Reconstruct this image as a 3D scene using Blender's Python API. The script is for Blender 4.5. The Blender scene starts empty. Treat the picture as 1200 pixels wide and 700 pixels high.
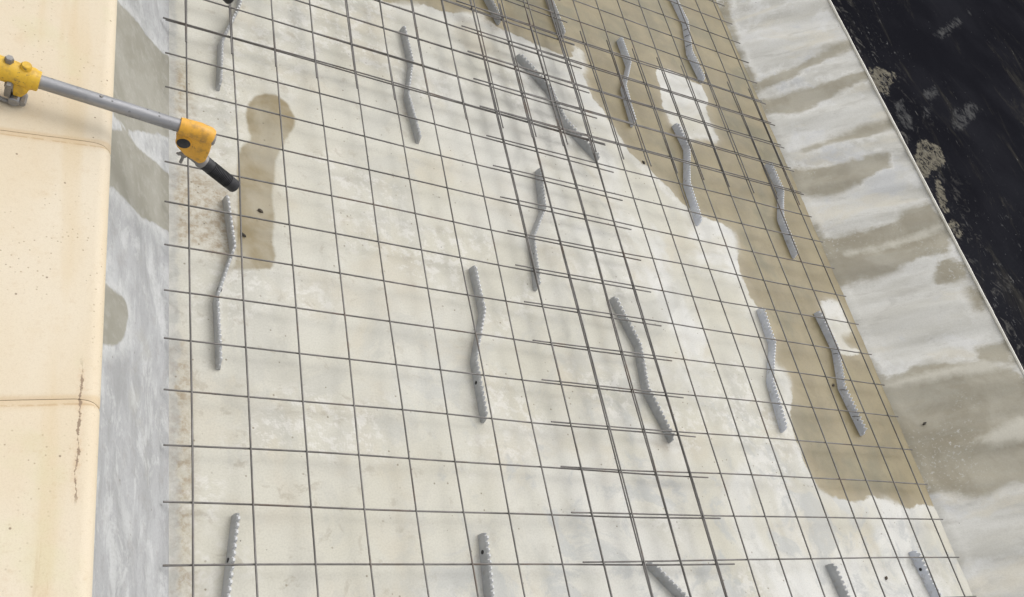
import bpy, bmesh, math, random
import numpy as np
from mathutils import Vector, Matrix

# ---------------------------------------------------------------- measured layout (metres, floor at z = 0)
CAM_LOC = [-0.63046,-0.75275,2.24329]
CAM_ROWS = [[0.838796,-0.183008,0.512766],[-0.139313,0.838314,0.527088],[-0.52632,-0.513554,0.677679]]
F_PX = 1121.05
X_LEFT = -0.051
X_RIGHT = 3.045
X_TOP = 3.52
H = 0.375
LTOP = [-0.276,0.32999999999999996]
WET = [[0.637,2.566],[0.762,2.34],[0.796,2.31],[0.857,2.337],[0.897,2.35],[0.99,2.391],[1.062,2.386],[1.134,2.396],[1.225,2.435],[1.288,2.468],[1.312,2.435],[1.364,2.408],[1.416,2.402],[1.495,2.391],[1.568,2.372],[1.676,2.37],[1.739,2.373],[1.801,2.458],[1.833,2.432],[1.813,2.324],[1.778,2.268],[1.791,2.208],[1.809,2.119],[1.848,2.07],[1.867,1.989],[1.895,1.907],[1.913,1.858],[1.946,1.823],[2.014,1.793],[2.047,1.743],[2.096,1.698],[2.124,1.652],[2.151,1.616],[2.259,1.566],[2.359,1.555],[2.425,1.522],[2.42,1.459],[2.378,1.349],[2.369,1.266],[2.373,1.157],[2.402,1.105],[2.427,1.037],[2.414,0.93],[2.363,0.843],[2.413,0.809],[2.421,0.742],[2.396,0.67],[2.347,0.59],[2.325,0.514],[2.333,0.461],[2.325,0.407],[2.339,0.348],[2.361,0.297],[2.417,0.264],[2.508,0.25],[2.586,0.252],[2.66,0.272],[2.751,0.264],[2.821,0.244],[2.874,0.224],[2.932,0.244],[3.062,0.24],[3.126,0.45],[3.103,0.843],[3.194,1.596],[3.237,2.591],[3.234,3.274],[3.286,3.917]]
DRY = [[[2.301,2.5],[2.398,2.536],[2.421,2.52],[2.536,2.502],[2.612,2.499],[2.611,2.391],[2.567,2.324],[2.563,2.225],[2.576,2.128],[2.543,2.091],[2.489,2.096],[2.419,2.075],[2.309,2.016],[2.303,2.073],[2.261,2.135],[2.245,2.195],[2.268,2.309],[2.28,2.422]],[[2.847,1.222],[2.914,1.237],[2.978,1.234],[2.986,1.16],[2.992,1.065],[2.944,1.058],[2.897,1.043],[2.898,1.012],[2.926,0.989],[2.968,0.99],[2.999,0.972],[2.972,0.955],[2.844,0.935],[2.814,0.952],[2.815,1.018],[2.821,1.117]]]
KEY = [[0.238,1.61],[0.269,1.628],[0.313,1.636],[0.348,1.608],[0.366,1.563],[0.366,1.517],[0.337,1.451],[0.32,1.409],[0.296,1.347],[0.274,1.208],[0.274,1.1],[0.26,1.006],[0.268,0.96],[0.258,0.911],[0.205,0.898],[0.162,0.887],[0.134,0.882],[0.146,0.935],[0.158,1.063],[0.162,1.243],[0.167,1.318],[0.18,1.371],[0.212,1.409],[0.204,1.469],[0.2,1.513],[0.21,1.558]]
MOTTLE = [[[-0.049,1.213],[0.016,1.238],[0.087,1.203],[0.144,1.171],[0.158,1.063],[0.148,0.936],[0.134,0.882],[0.1,0.911],[0.057,0.942],[0.013,0.945],[-0.027,0.931],[-0.048,0.956]],[[-0.05,1.669],[-0.007,1.677],[0.017,1.617],[0.03,1.561],[0.019,1.487],[-0.0,1.426],[-0.049,1.404]],[[0.817,1.805],[0.837,1.816],[0.839,1.76],[0.838,1.704],[0.811,1.686],[0.797,1.733]],[[1.603,0.441],[1.632,0.446],[1.642,0.431],[1.629,0.414],[1.602,0.415]],[[-0.047,0.607],[-0.012,0.625],[0.012,0.524],[0.012,0.328],[0.01,-0.06],[-0.046,-0.059]],[[1.261,2.44],[1.395,2.454],[1.412,2.406],[1.337,2.386],[1.299,2.413]]]
LDARK = [[[1.527,0.428],[1.506,0.386],[1.537,0.328],[1.587,0.235],[1.604,0.169],[1.645,0.078],[1.688,-0.004],[1.674,-0.082],[1.447,-0.081],[1.346,-0.006],[1.106,0.301],[1.072,0.381],[1.156,0.409]],[[1.019,0.398],[1.1,0.301],[1.106,0.225],[1.161,0.102],[1.189,0.021],[1.203,-0.079],[1.005,-0.071],[0.976,-0.008],[0.954,0.064],[0.915,0.157],[0.878,0.27],[0.86,0.35],[0.831,0.413],[0.942,0.423]],[[0.544,0.434],[0.556,0.398],[0.572,0.328],[0.583,0.279],[0.572,0.258],[0.54,0.25],[0.483,0.267],[0.435,0.318],[0.391,0.397],[0.371,0.434]]]
RTAN = [[[3.321,0.051],[2.914,0.005],[2.671,0.024],[2.676,0.093],[2.716,0.282],[2.772,0.422],[2.815,0.605],[2.769,0.603],[2.737,0.471],[2.705,0.317],[2.627,0.148],[2.6,0.068],[2.587,0.007],[2.85,-0.005],[3.262,0.008]],[[2.535,0.013],[2.539,0.165],[2.549,0.342],[2.567,0.598],[2.536,0.595],[2.476,0.377],[2.411,0.177],[2.441,0.016]],[[2.193,0.306],[2.211,0.448],[2.212,0.607],[2.182,0.609],[2.148,0.46],[2.153,0.201],[2.147,0.1]],[[2.117,-0.037],[2.05,-0.001],[2.008,0.185],[2.015,0.321],[2.016,0.498],[1.952,0.482],[1.902,0.322],[1.861,0.154],[1.888,0.019],[1.937,-0.039]],[[1.707,0.012],[1.597,0.015],[1.593,0.086],[1.611,0.191],[1.595,0.291],[1.592,0.396],[1.653,0.441],[1.669,0.576],[1.63,0.581],[1.524,0.588],[1.437,0.571],[1.397,0.533],[1.392,0.42],[1.376,0.33],[1.347,0.256],[1.338,0.179],[1.358,0.103],[1.33,0.002],[1.391,-0.004],[1.645,-0.01]],[[1.296,0.45],[1.348,0.492],[1.349,0.546],[1.307,0.59],[1.253,0.575],[1.246,0.51],[1.262,0.448]],[[1.171,0.559],[1.146,0.6],[1.048,0.581],[1.057,0.529]],[[0.946,-0.001],[0.832,0.018],[0.831,0.111],[0.85,0.177],[0.83,0.293],[0.808,0.431],[0.733,0.559],[0.573,0.647],[0.271,0.502],[0.259,0.388],[0.261,0.298],[0.244,0.225],[0.247,0.165],[0.272,0.104],[0.3,0.032],[0.293,-0.007],[0.376,-0.035],[0.74,-0.041]],[[0.891,0.468],[0.872,0.596],[0.791,0.586],[0.812,0.452]],[[1.139,-0.047],[1.064,-0.023],[0.986,-0.017],[0.989,-0.064],[1.062,-0.068]]]
RLIGHT = [[[0.474,0.265],[0.505,0.372],[0.524,0.511],[0.518,0.621],[0.421,0.574],[0.433,0.339]],[[0.801,0.021],[0.817,0.222],[0.812,0.452],[0.76,0.572],[0.765,0.431],[0.778,0.205]],[[1.518,0.08],[1.506,0.256],[1.526,0.39],[1.557,0.601],[1.522,0.595],[1.483,0.381],[1.479,0.246],[1.492,0.083]]]
BPATCH = [[[3.569,2.622],[3.696,2.663],[3.806,2.67],[3.809,2.638],[3.719,2.553],[3.627,2.463],[3.567,2.436],[3.542,2.478]],[[3.56,1.991],[3.66,2.101],[3.782,2.186],[3.872,2.152],[3.87,2.05],[3.747,1.969],[3.559,1.85],[3.531,1.881]],[[3.654,1.875],[3.699,1.898],[3.689,1.801],[3.614,1.651],[3.559,1.633],[3.575,1.717]],[[3.552,1.553],[3.628,1.591],[3.643,1.542],[3.581,1.466],[3.533,1.476]]]
BSMEAR = [[[4.605,3.306],[4.832,3.463],[5.306,3.818],[5.45,3.916],[5.408,3.844],[5.092,3.589],[4.731,3.318]],[[3.656,2.391],[3.751,2.449],[3.742,2.296],[3.701,2.209],[3.62,2.196],[3.602,2.281]],[[4.02,2.58],[4.236,2.71],[4.233,2.681],[4.083,2.555],[4.038,2.56]],[[3.951,2.452],[4.086,2.536],[3.945,2.373],[3.872,2.356]],[[3.556,1.325],[3.634,1.365],[3.649,1.328],[3.558,1.281]],[[4.302,2.542],[4.593,2.708],[4.632,2.664],[4.286,2.404],[4.149,2.348]]]
SHEETS = [{"cross":[[[-0.0675,-0.9,0.045],[1.74,-0.909,0.045]],[[-0.0675,-0.75,0.045],[1.74,-0.759,0.045]],[[-0.0675,-0.6,0.045],[1.74,-0.609,0.045]],[[-0.0675,-0.45,0.045],[1.74,-0.459,0.045]],[[-0.0675,-0.3,0.045],[1.74,-0.309,0.045]],[[-0.0675,-0.15,0.045],[1.74,-0.159,0.045]],[[-0.0675,0.0,0.045],[1.74,-0.009,0.045]],[[-0.0675,0.15,0.045],[1.74,0.1428,0.045]],[[-0.0675,0.3,0.045],[1.74,0.2946,0.045]],[[-0.0675,0.45,0.045],[1.74,0.4464,0.045]],[[-0.0675,0.6,0.045],[1.74,0.5982,0.045]],[[-0.0675,0.75,0.045],[1.74,0.75,0.045]],[[-0.0675,0.9,0.045],[1.74,0.9,0.045]],[[-0.0675,1.05,0.045],[1.74,1.05,0.045]],[[-0.0675,1.2,0.045],[1.74,1.2,0.045]],[[-0.0675,1.35,0.045],[1.74,1.35,0.045]],[[-0.0675,1.5,0.045],[1.74,1.5,0.045]],[[-0.0675,1.65,0.045],[1.74,1.65,0.045]],[[-0.0675,1.8,0.045],[1.74,1.8,0.045]],[[-0.0675,1.95,0.045],[1.74,1.95,0.045]],[[-0.0675,2.1,0.045],[1.74,2.1,0.045]],[[-0.0675,2.25,0.045],[1.74,2.25,0.045]],[[-0.0675,2.4,0.045],[1.74,2.4,0.045]]],"long":[[[-0.0017,-0.9894,0.051],[-0.0017,2.4961,0.051]],[[0.1479,-0.9894,0.051],[0.1479,2.4961,0.051]],[[0.2975,-0.9894,0.051],[0.2975,2.4961,0.051]],[[0.4471,-0.9894,0.051],[0.4471,2.4961,0.051]],[[0.5966,-0.9894,0.051],[0.5966,2.4961,0.051]],[[0.7462,-0.9894,0.051],[0.7462,2.4961,0.051]],[[0.8958,-0.9894,0.051],[0.8958,2.4961,0.051]],[[1.0454,-0.9894,0.051],[1.0454,2.4961,0.051]],[[1.195,-0.9894,0.051],[1.195,2.4961,0.051]],[[1.3476,-0.9894,0.051],[1.3476,2.4961,0.051]],[[1.5002,-0.9894,0.051],[1.5002,2.4961,0.051]],[[1.6513,-0.9894,0.051],[1.6513,2.4961,0.051]]]},{"cross":[[[1.1138,-0.9056,0.059],[2.9831,-0.9136,0.048]],[[1.1138,-0.7552,0.059],[2.9831,-0.7597,0.048]],[[1.1138,-0.6048,0.059],[2.9831,-0.6059,0.048]],[[1.1138,-0.4545,0.059],[2.9831,-0.4521,0.048]],[[1.1138,-0.3041,0.059],[2.9831,-0.2982,0.048]],[[1.1138,-0.1537,0.059],[2.9831,-0.1444,0.048]],[[1.1138,-0.0033,0.059],[2.9831,0.0095,0.048]],[[1.1138,0.1471,0.059],[2.9831,0.1633,0.048]],[[1.1138,0.2975,0.059],[2.9831,0.3171,0.048]],[[1.1138,0.4479,0.059],[2.9831,0.471,0.048]],[[1.1138,0.5982,0.059],[2.9831,0.6248,0.048]],[[1.1138,0.7486,0.059],[2.9831,0.7787,0.048]],[[1.1138,0.899,0.059],[2.9831,0.9325,0.048]],[[1.1138,1.0494,0.059],[2.9831,1.0863,0.048]],[[1.1138,1.1998,0.059],[2.9831,1.2402,0.048]],[[1.1138,1.3502,0.059],[2.9831,1.394,0.048]],[[1.1138,1.5006,0.059],[2.9831,1.5479,0.048]],[[1.1138,1.6509,0.059],[2.9831,1.7017,0.048]],[[1.1138,1.8013,0.059],[2.9831,1.8555,0.048]],[[1.1138,1.9517,0.059],[2.9831,2.0094,0.048]],[[1.1138,2.1021,0.059],[2.9831,2.1632,0.048]],[[1.1138,2.2525,0.059],[2.9831,2.3171,0.048]],[[1.1138,2.4029,0.059],[2.9831,2.4709,0.048]]],"long":[[[1.1867,-0.973,0.0645],[1.1867,2.4776,0.0645]],[[1.3422,-0.9731,0.0636],[1.3422,2.4821,0.0636]],[[1.4947,-0.9732,0.0627],[1.4947,2.4864,0.0627]],[[1.646,-0.9733,0.0618],[1.646,2.4908,0.0618]],[[1.7913,-0.9734,0.061],[1.7913,2.4949,0.061]],[[1.9458,-0.9735,0.06],[1.9458,2.4994,0.06]],[[2.1033,-0.9736,0.0591],[2.1033,2.5039,0.0591]],[[2.2626,-0.9737,0.0582],[2.2626,2.5084,0.0582]],[[2.4249,-0.9738,0.0572],[2.4249,2.5131,0.0572]],[[2.5844,-0.9739,0.0563],[2.5844,2.5177,0.0563]],[[2.7486,-0.974,0.0553],[2.7486,2.5224,0.0553]],[[2.9053,-0.9741,0.0544],[2.9053,2.5269,0.0544]]]},{"cross":[[[-0.078,1.795,0.057],[1.7271,1.792,0.057]],[[-0.078,1.9367,0.057],[1.7271,1.9367,0.057]],[[-0.078,2.0859,0.057],[1.7271,2.0859,0.057]],[[-0.078,2.2351,0.057],[1.7271,2.2351,0.057]],[[-0.078,2.3843,0.057],[1.7271,2.3843,0.057]],[[-0.078,2.5335,0.057],[1.7271,2.5335,0.057]],[[-0.078,2.6826,0.057],[1.7271,2.6826,0.057]],[[-0.078,2.8318,0.057],[1.7271,2.8318,0.057]],[[-0.078,2.981,0.057],[1.7271,2.981,0.057]],[[-0.078,3.1302,0.057],[1.7271,3.1302,0.057]],[[-0.078,3.2794,0.057],[1.7271,3.2794,0.057]],[[-0.078,3.4285,0.057],[1.7271,3.4285,0.057]],[[-0.078,3.5777,0.057],[1.7271,3.5777,0.057]],[[-0.078,3.7269,0.057],[1.7271,3.7269,0.057]],[[-0.078,3.8761,0.057],[1.7271,3.8761,0.057]],[[-0.078,4.0253,0.057],[1.7271,4.0253,0.057]],[[-0.078,4.1745,0.057],[1.7271,4.1745,0.057]],[[-0.078,4.3236,0.057],[1.7271,4.3236,0.057]]],"long":[[[-0.0081,1.7047,0.063],[-0.0037,4.6058,0.063]],[[0.1406,1.7047,0.063],[0.1451,4.6058,0.063]],[[0.2894,1.7047,0.063],[0.2939,4.6058,0.063]],[[0.4382,1.7047,0.063],[0.4426,4.6058,0.063]],[[0.5869,1.7047,0.063],[0.5914,4.6058,0.063]],[[0.7357,1.7047,0.063],[0.7402,4.6058,0.063]],[[0.8845,1.7047,0.063],[0.889,4.6058,0.063]],[[1.0333,1.7047,0.063],[1.0377,4.6058,0.063]],[[1.182,1.7047,0.063],[1.1865,4.6058,0.063]],[[1.3338,1.7047,0.063],[1.3382,4.6058,0.063]],[[1.4855,1.7047,0.063],[1.49,4.6058,0.063]],[[1.6358,1.7047,0.063],[1.6403,4.6058,0.063]]]},{"cross":[[[1.1074,1.7893,0.067],[2.9832,1.8308,0.057]],[[1.1074,1.9391,0.067],[2.9859,1.9837,0.057]],[[1.1074,2.089,0.067],[2.9885,2.1366,0.057]],[[1.1074,2.2388,0.067],[2.9912,2.2896,0.057]],[[1.1074,2.3886,0.067],[2.9939,2.4425,0.057]],[[1.1074,2.5385,0.067],[2.9966,2.5954,0.057]],[[1.1074,2.6883,0.067],[2.9993,2.7483,0.057]],[[1.1074,2.8381,0.067],[3.002,2.9012,0.057]],[[1.1074,2.988,0.067],[3.0046,3.0541,0.057]],[[1.1074,3.1378,0.067],[3.0073,3.207,0.057]],[[1.1074,3.2877,0.067],[3.01,3.3599,0.057]],[[1.1074,3.4375,0.067],[3.0127,3.5128,0.057]],[[1.1074,3.5873,0.067],[3.0154,3.6657,0.057]],[[1.1074,3.7372,0.067],[3.0181,3.8187,0.057]],[[1.1074,3.887,0.067],[3.0208,3.9716,0.057]],[[1.1074,4.0368,0.067],[3.0234,4.1245,0.057]],[[1.1074,4.1867,0.067],[3.0261,4.2774,0.057]],[[1.1074,4.3365,0.067],[3.0288,4.4303,0.057]]],"long":[[[1.195,1.7036,0.0706],[1.1995,4.5871,0.0706]],[[1.35,1.7077,0.0697],[1.3544,4.5892,0.0697]],[[1.502,1.7116,0.0689],[1.5065,4.5912,0.0689]],[[1.6527,1.7156,0.0681],[1.6572,4.5932,0.0681]],[[1.7976,1.7193,0.0673],[1.802,4.5951,0.0673]],[[1.9515,1.7233,0.0665],[1.956,4.5972,0.0665]],[[2.1085,1.7274,0.0656],[2.113,4.5993,0.0656]],[[2.2672,1.7315,0.0648],[2.2716,4.6014,0.0648]],[[2.4289,1.7357,0.0639],[2.4334,4.6035,0.0639]],[[2.5878,1.7399,0.0631],[2.5923,4.6056,0.0631]],[[2.7514,1.7441,0.0622],[2.7558,4.6078,0.0622]],[[2.9075,1.7482,0.0613],[2.912,4.6098,0.0613]]]}]
SPACERS = [[[0.1181,1.1361],[0.1348,0.9439],[0.0808,0.7633],[0.0846,0.5469]],[[0.2235,2.2594],[0.1888,2.0011],[0.1204,1.7946],[0.1092,1.5852]],[[0.8513,2.1736],[0.8602,1.9729],[0.8154,1.7861],[0.8371,1.5728]],[[1.3301,2.9568],[1.326,2.7453],[1.3123,2.5843],[1.358,2.417]],[[1.7362,3.1684],[1.7412,2.9775],[1.6932,2.7221],[1.7139,2.4764]],[[1.4069,2.2356],[1.5323,2.0723],[1.5644,1.9006],[1.7051,1.7288]],[[1.3622,1.5837],[1.3304,1.3686],[1.2443,1.2178],[1.2178,0.9954]],[[0.9604,1.0415],[0.965,0.8563],[0.896,0.666],[0.8952,0.453]],[[1.5628,1.0172],[1.621,0.8146],[1.5983,0.6364],[1.655,0.4351]],[[2.0875,2.6106],[2.0894,2.4304],[2.0007,2.2473],[1.9873,2.0148]],[[2.6206,3.2085],[2.6461,2.9545],[2.5825,2.7028],[2.6031,2.5074]],[[2.2672,2.1085],[2.2879,1.9609],[2.1995,1.724],[2.1918,1.5028]],[[2.8595,2.0328],[2.8677,1.8548],[2.7782,1.666],[2.7748,1.4418]],[[2.3842,1.0988],[2.3774,0.9222],[2.2788,0.7361],[2.2582,0.5183]],[[2.7667,1.1416],[2.7862,0.9484],[2.7225,0.7546],[2.746,0.5385]],[[0.1138,0.1394],[0.0801,-0.0781],[0.0965,-0.2415],[0.0597,-0.3976]],[[0.8163,0.097],[0.7993,-0.1139],[0.7443,-0.2834],[0.7553,-0.4681]],[[1.3991,0.0074],[1.5562,-0.1633],[1.5866,-0.3379],[1.6965,-0.54]],[[2.2437,-0.0006],[2.2699,-0.2262],[2.1862,-0.4039],[2.2337,-0.6178]],[[2.7508,0.0466],[2.7887,-0.2001],[2.7145,-0.3961],[2.7607,-0.6157]]]
POLE_ORG = [-0.455,1.0021,0.45]
POLE_ANG = -0.11614
POLE_L = 0.3243
HEAD = [[0.3229,0.0139],[0.3588,0.0186],[0.3942,0.0195],[0.4065,-0.0144],[0.4097,-0.0468],[0.4092,-0.0817],[0.3977,-0.0942],[0.3781,-0.0862],[0.357,-0.0792],[0.3293,-0.0553],[0.319,-0.0172]]
PLUG = [0.3419,-0.0318]
GRIP = [[0.3999,-0.0946],[0.5115,-0.1589]]
CAP = [0.4015,-0.0049]
WING = [0.373,-0.1146]
CLAMP = {"top1":[-0.0651,0.0407],"top2":[-0.0282,0.0413],"ringa":[-0.0686,-0.0459],"ringb":[-0.0243,-0.0651],"lug":[-0.0424,0.0026]}
POLE2_OFF = [0.0126,0.7412,0.0]
JOINTS = [[0.9124,0.114],[0.2227,0.1188]]
CHIP_POS = [[1.989,1.806,0.003],[3.123,0.594,0.067],[2.693,0.77,0.003],[0.229,1.119,0.003],[0.172,1.015,0.003],[2.548,-0.054,0.003]]

S = bpy.context.scene
COL = S.collection
random.seed(7)

# ---------------------------------------------------------------- camera
cd = bpy.data.cameras.new('camera')
cam = bpy.data.objects.new('camera', cd)
COL.objects.link(cam)
rows = CAM_ROWS
M = Matrix([[rows[0][i], rows[1][i], rows[2][i]] for i in range(3)]).to_4x4()
M.translation = Vector(CAM_LOC)
cam.matrix_world = M
cd.sensor_fit = 'HORIZONTAL'
cd.sensor_width = 36.0
cd.lens = F_PX / 1200.0 * 36.0
cd.clip_start = 0.05
cd.clip_end = 500
S.camera = cam

# ---------------------------------------------------------------- sky, sun, exposure
SUN_EL, SUN_AZ = 58.0, 60.0          # azimuth clockwise from +y
w = bpy.data.worlds.new('World')
S.world = w
w.use_nodes = True
wn = w.node_tree
bgn = wn.nodes['Background']
sky = wn.nodes.new('ShaderNodeTexSky')
sky.sky_type = 'NISHITA'
sky.sun_disc = False
sky.sun_elevation = math.radians(SUN_EL)
sky.sun_rotation = math.radians(SUN_AZ)
sky.air_density = 1.0
sky.dust_density = 4.0
sky.ozone_density = 1.0
haze_mix = wn.nodes.new('ShaderNodeHueSaturation')      # cloud cover greys the sky
haze_mix.inputs['Saturation'].default_value = 0.12
wn.links.new(sky.outputs[0], haze_mix.inputs['Color'])
wn.links.new(haze_mix.outputs[0], bgn.inputs[0])
bgn.inputs[1].default_value = 0.15
ld = bpy.data.lights.new('sun', 'SUN')
ld.energy = 0.5
ld.angle = math.radians(110)
ld.color = (1.0, 0.95, 0.87)
sun = bpy.data.objects.new('sun', ld)
COL.objects.link(sun)
sd = Vector((math.sin(math.radians(SUN_AZ)) * math.cos(math.radians(SUN_EL)),
             math.cos(math.radians(SUN_AZ)) * math.cos(math.radians(SUN_EL)), math.sin(math.radians(SUN_EL))))
sun.rotation_euler = sd.to_track_quat('Z', 'Y').to_euler()
sun.location = (4, 2, 8)
S.view_settings.view_transform = 'Standard'
S.view_settings.look = 'None'
S.view_settings.gamma = 1.0
S.view_settings.exposure = 0.50
S.view_settings.use_curve_mapping = False


# ---------------------------------------------------------------- node helpers
class NT:
    def __init__(s, name):
        s.m = bpy.data.materials.new(name)
        s.m.use_nodes = True
        s.t = s.m.node_tree
        s.b = s.t.nodes['Principled BSDF']
        s.pos = s.t.nodes.new('ShaderNodeNewGeometry').outputs['Position']

    def n(s, k):
        return s.t.nodes.new(k)

    def set(s, sock, v):
        if isinstance(v, bpy.types.NodeSocket):
            s.t.links.new(v, sock)
        elif isinstance(v, (tuple, list)) and len(v) == 3 and sock.type == 'RGBA':
            sock.default_value = (*v, 1)
        else:
            sock.default_value = v

    def vec(s, scale=(1, 1, 1), rot=(0, 0, 0), loc=(0, 0, 0), src=None):
        k = s.n('ShaderNodeMapping')
        s.set(k.inputs['Vector'], src or s.pos)
        k.inputs['Scale'].default_value = scale
        k.inputs['Rotation'].default_value = rot
        k.inputs['Location'].default_value = loc
        return k.outputs[0]

    def noise(s, scale, detail=4, rough=.55, dist=0, v=None):
        k = s.n('ShaderNodeTexNoise')
        s.set(k.inputs['Vector'], v or s.pos)
        k.inputs['Scale'].default_value = scale
        k.inputs['Detail'].default_value = detail
        k.inputs['Roughness'].default_value = rough
        k.inputs['Distortion'].default_value = dist
        return k.outputs[0]

    def voro(s, scale, v=None, rnd=1):
        k = s.n('ShaderNodeTexVoronoi')
        s.set(k.inputs['Vector'], v or s.pos)
        k.inputs['Scale'].default_value = scale
        k.inputs['Randomness'].default_value = rnd
        return k

    def ss(s, x, a, b, lo=0.0, hi=1.0):
        k = s.n('ShaderNodeMapRange')
        k.interpolation_type = 'SMOOTHSTEP'
        s.set(k.inputs[0], x)
        k.inputs[1].default_value = a
        k.inputs[2].default_value = b
        k.inputs[3].default_value = lo
        k.inputs[4].default_value = hi
        return k.outputs[0]

    def math(s, op, a, b=0.0, c=None):
        k = s.n('ShaderNodeMath')
        k.operation = op
        s.set(k.inputs[0], a)
        s.set(k.inputs[1], b)
        if c is not None:
            s.set(k.inputs[2], c)
        return k.outputs[0]

    def mix(s, f, a, b, mode='MIX'):
        k = s.n('ShaderNodeMix')
        k.data_type = 'RGBA'
        k.blend_type = mode
        s.set(k.inputs[0], f)
        s.set(k.inputs[6], a)
        s.set(k.inputs[7], b)
        return k.outputs[2]

    def attr(s, name):
        k = s.n('ShaderNodeAttribute')
        k.attribute_name = name
        return k.outputs['Fac']

    def axis(s, i):
        k = s.n('ShaderNodeSeparateXYZ')
        s.set(k.inputs[0], s.pos)
        return k.outputs[i]

    def specks(s, scale, thr, size=.25, v=None):
        """sparse dots: cells whose random value is above thr"""
        k = s.voro(scale, v)
        sel = s.math('GREATER_THAN', s.noise_col(k.outputs['Color']), thr)
        return s.math('MULTIPLY', sel, s.ss(k.outputs['Distance'], size, size * .5))

    def noise_col(s, c):
        k = s.n('ShaderNodeSeparateColor')
        s.set(k.inputs[0], c)
        return k.outputs[0]

    def bump(s, h, strength=.3, dist=.004, prev=None):
        k = s.n('ShaderNodeBump')
        k.inputs['Strength'].default_value = strength
        k.inputs['Distance'].default_value = dist
        s.set(k.inputs['Height'], h)
        if prev:
            s.set(k.inputs['Normal'], prev)
        return k.outputs[0]

    def done(s, col, rough=.7, metal=0.0, normal=None, spec=.5):
        s.set(s.b.inputs['Base Color'], col)
        s.set(s.b.inputs['Roughness'], rough)
        s.set(s.b.inputs['Metallic'], metal)
        s.b.inputs['Specular IOR Level'].default_value = spec
        if normal:
            s.set(s.b.inputs['Normal'], normal)
        return s.m


def edge(k, sdf, wob, fine, e=.006, a=.05, b=.02):
    """ragged edge of a stain whose signed distance is sdf"""
    x = k.math('ADD', sdf, k.math('MULTIPLY', k.math('SUBTRACT', wob, .5), a))
    x = k.math('ADD', x, k.math('MULTIPLY', k.math('SUBTRACT', fine, .5), b))
    return k.ss(x, -e, e), x


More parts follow.
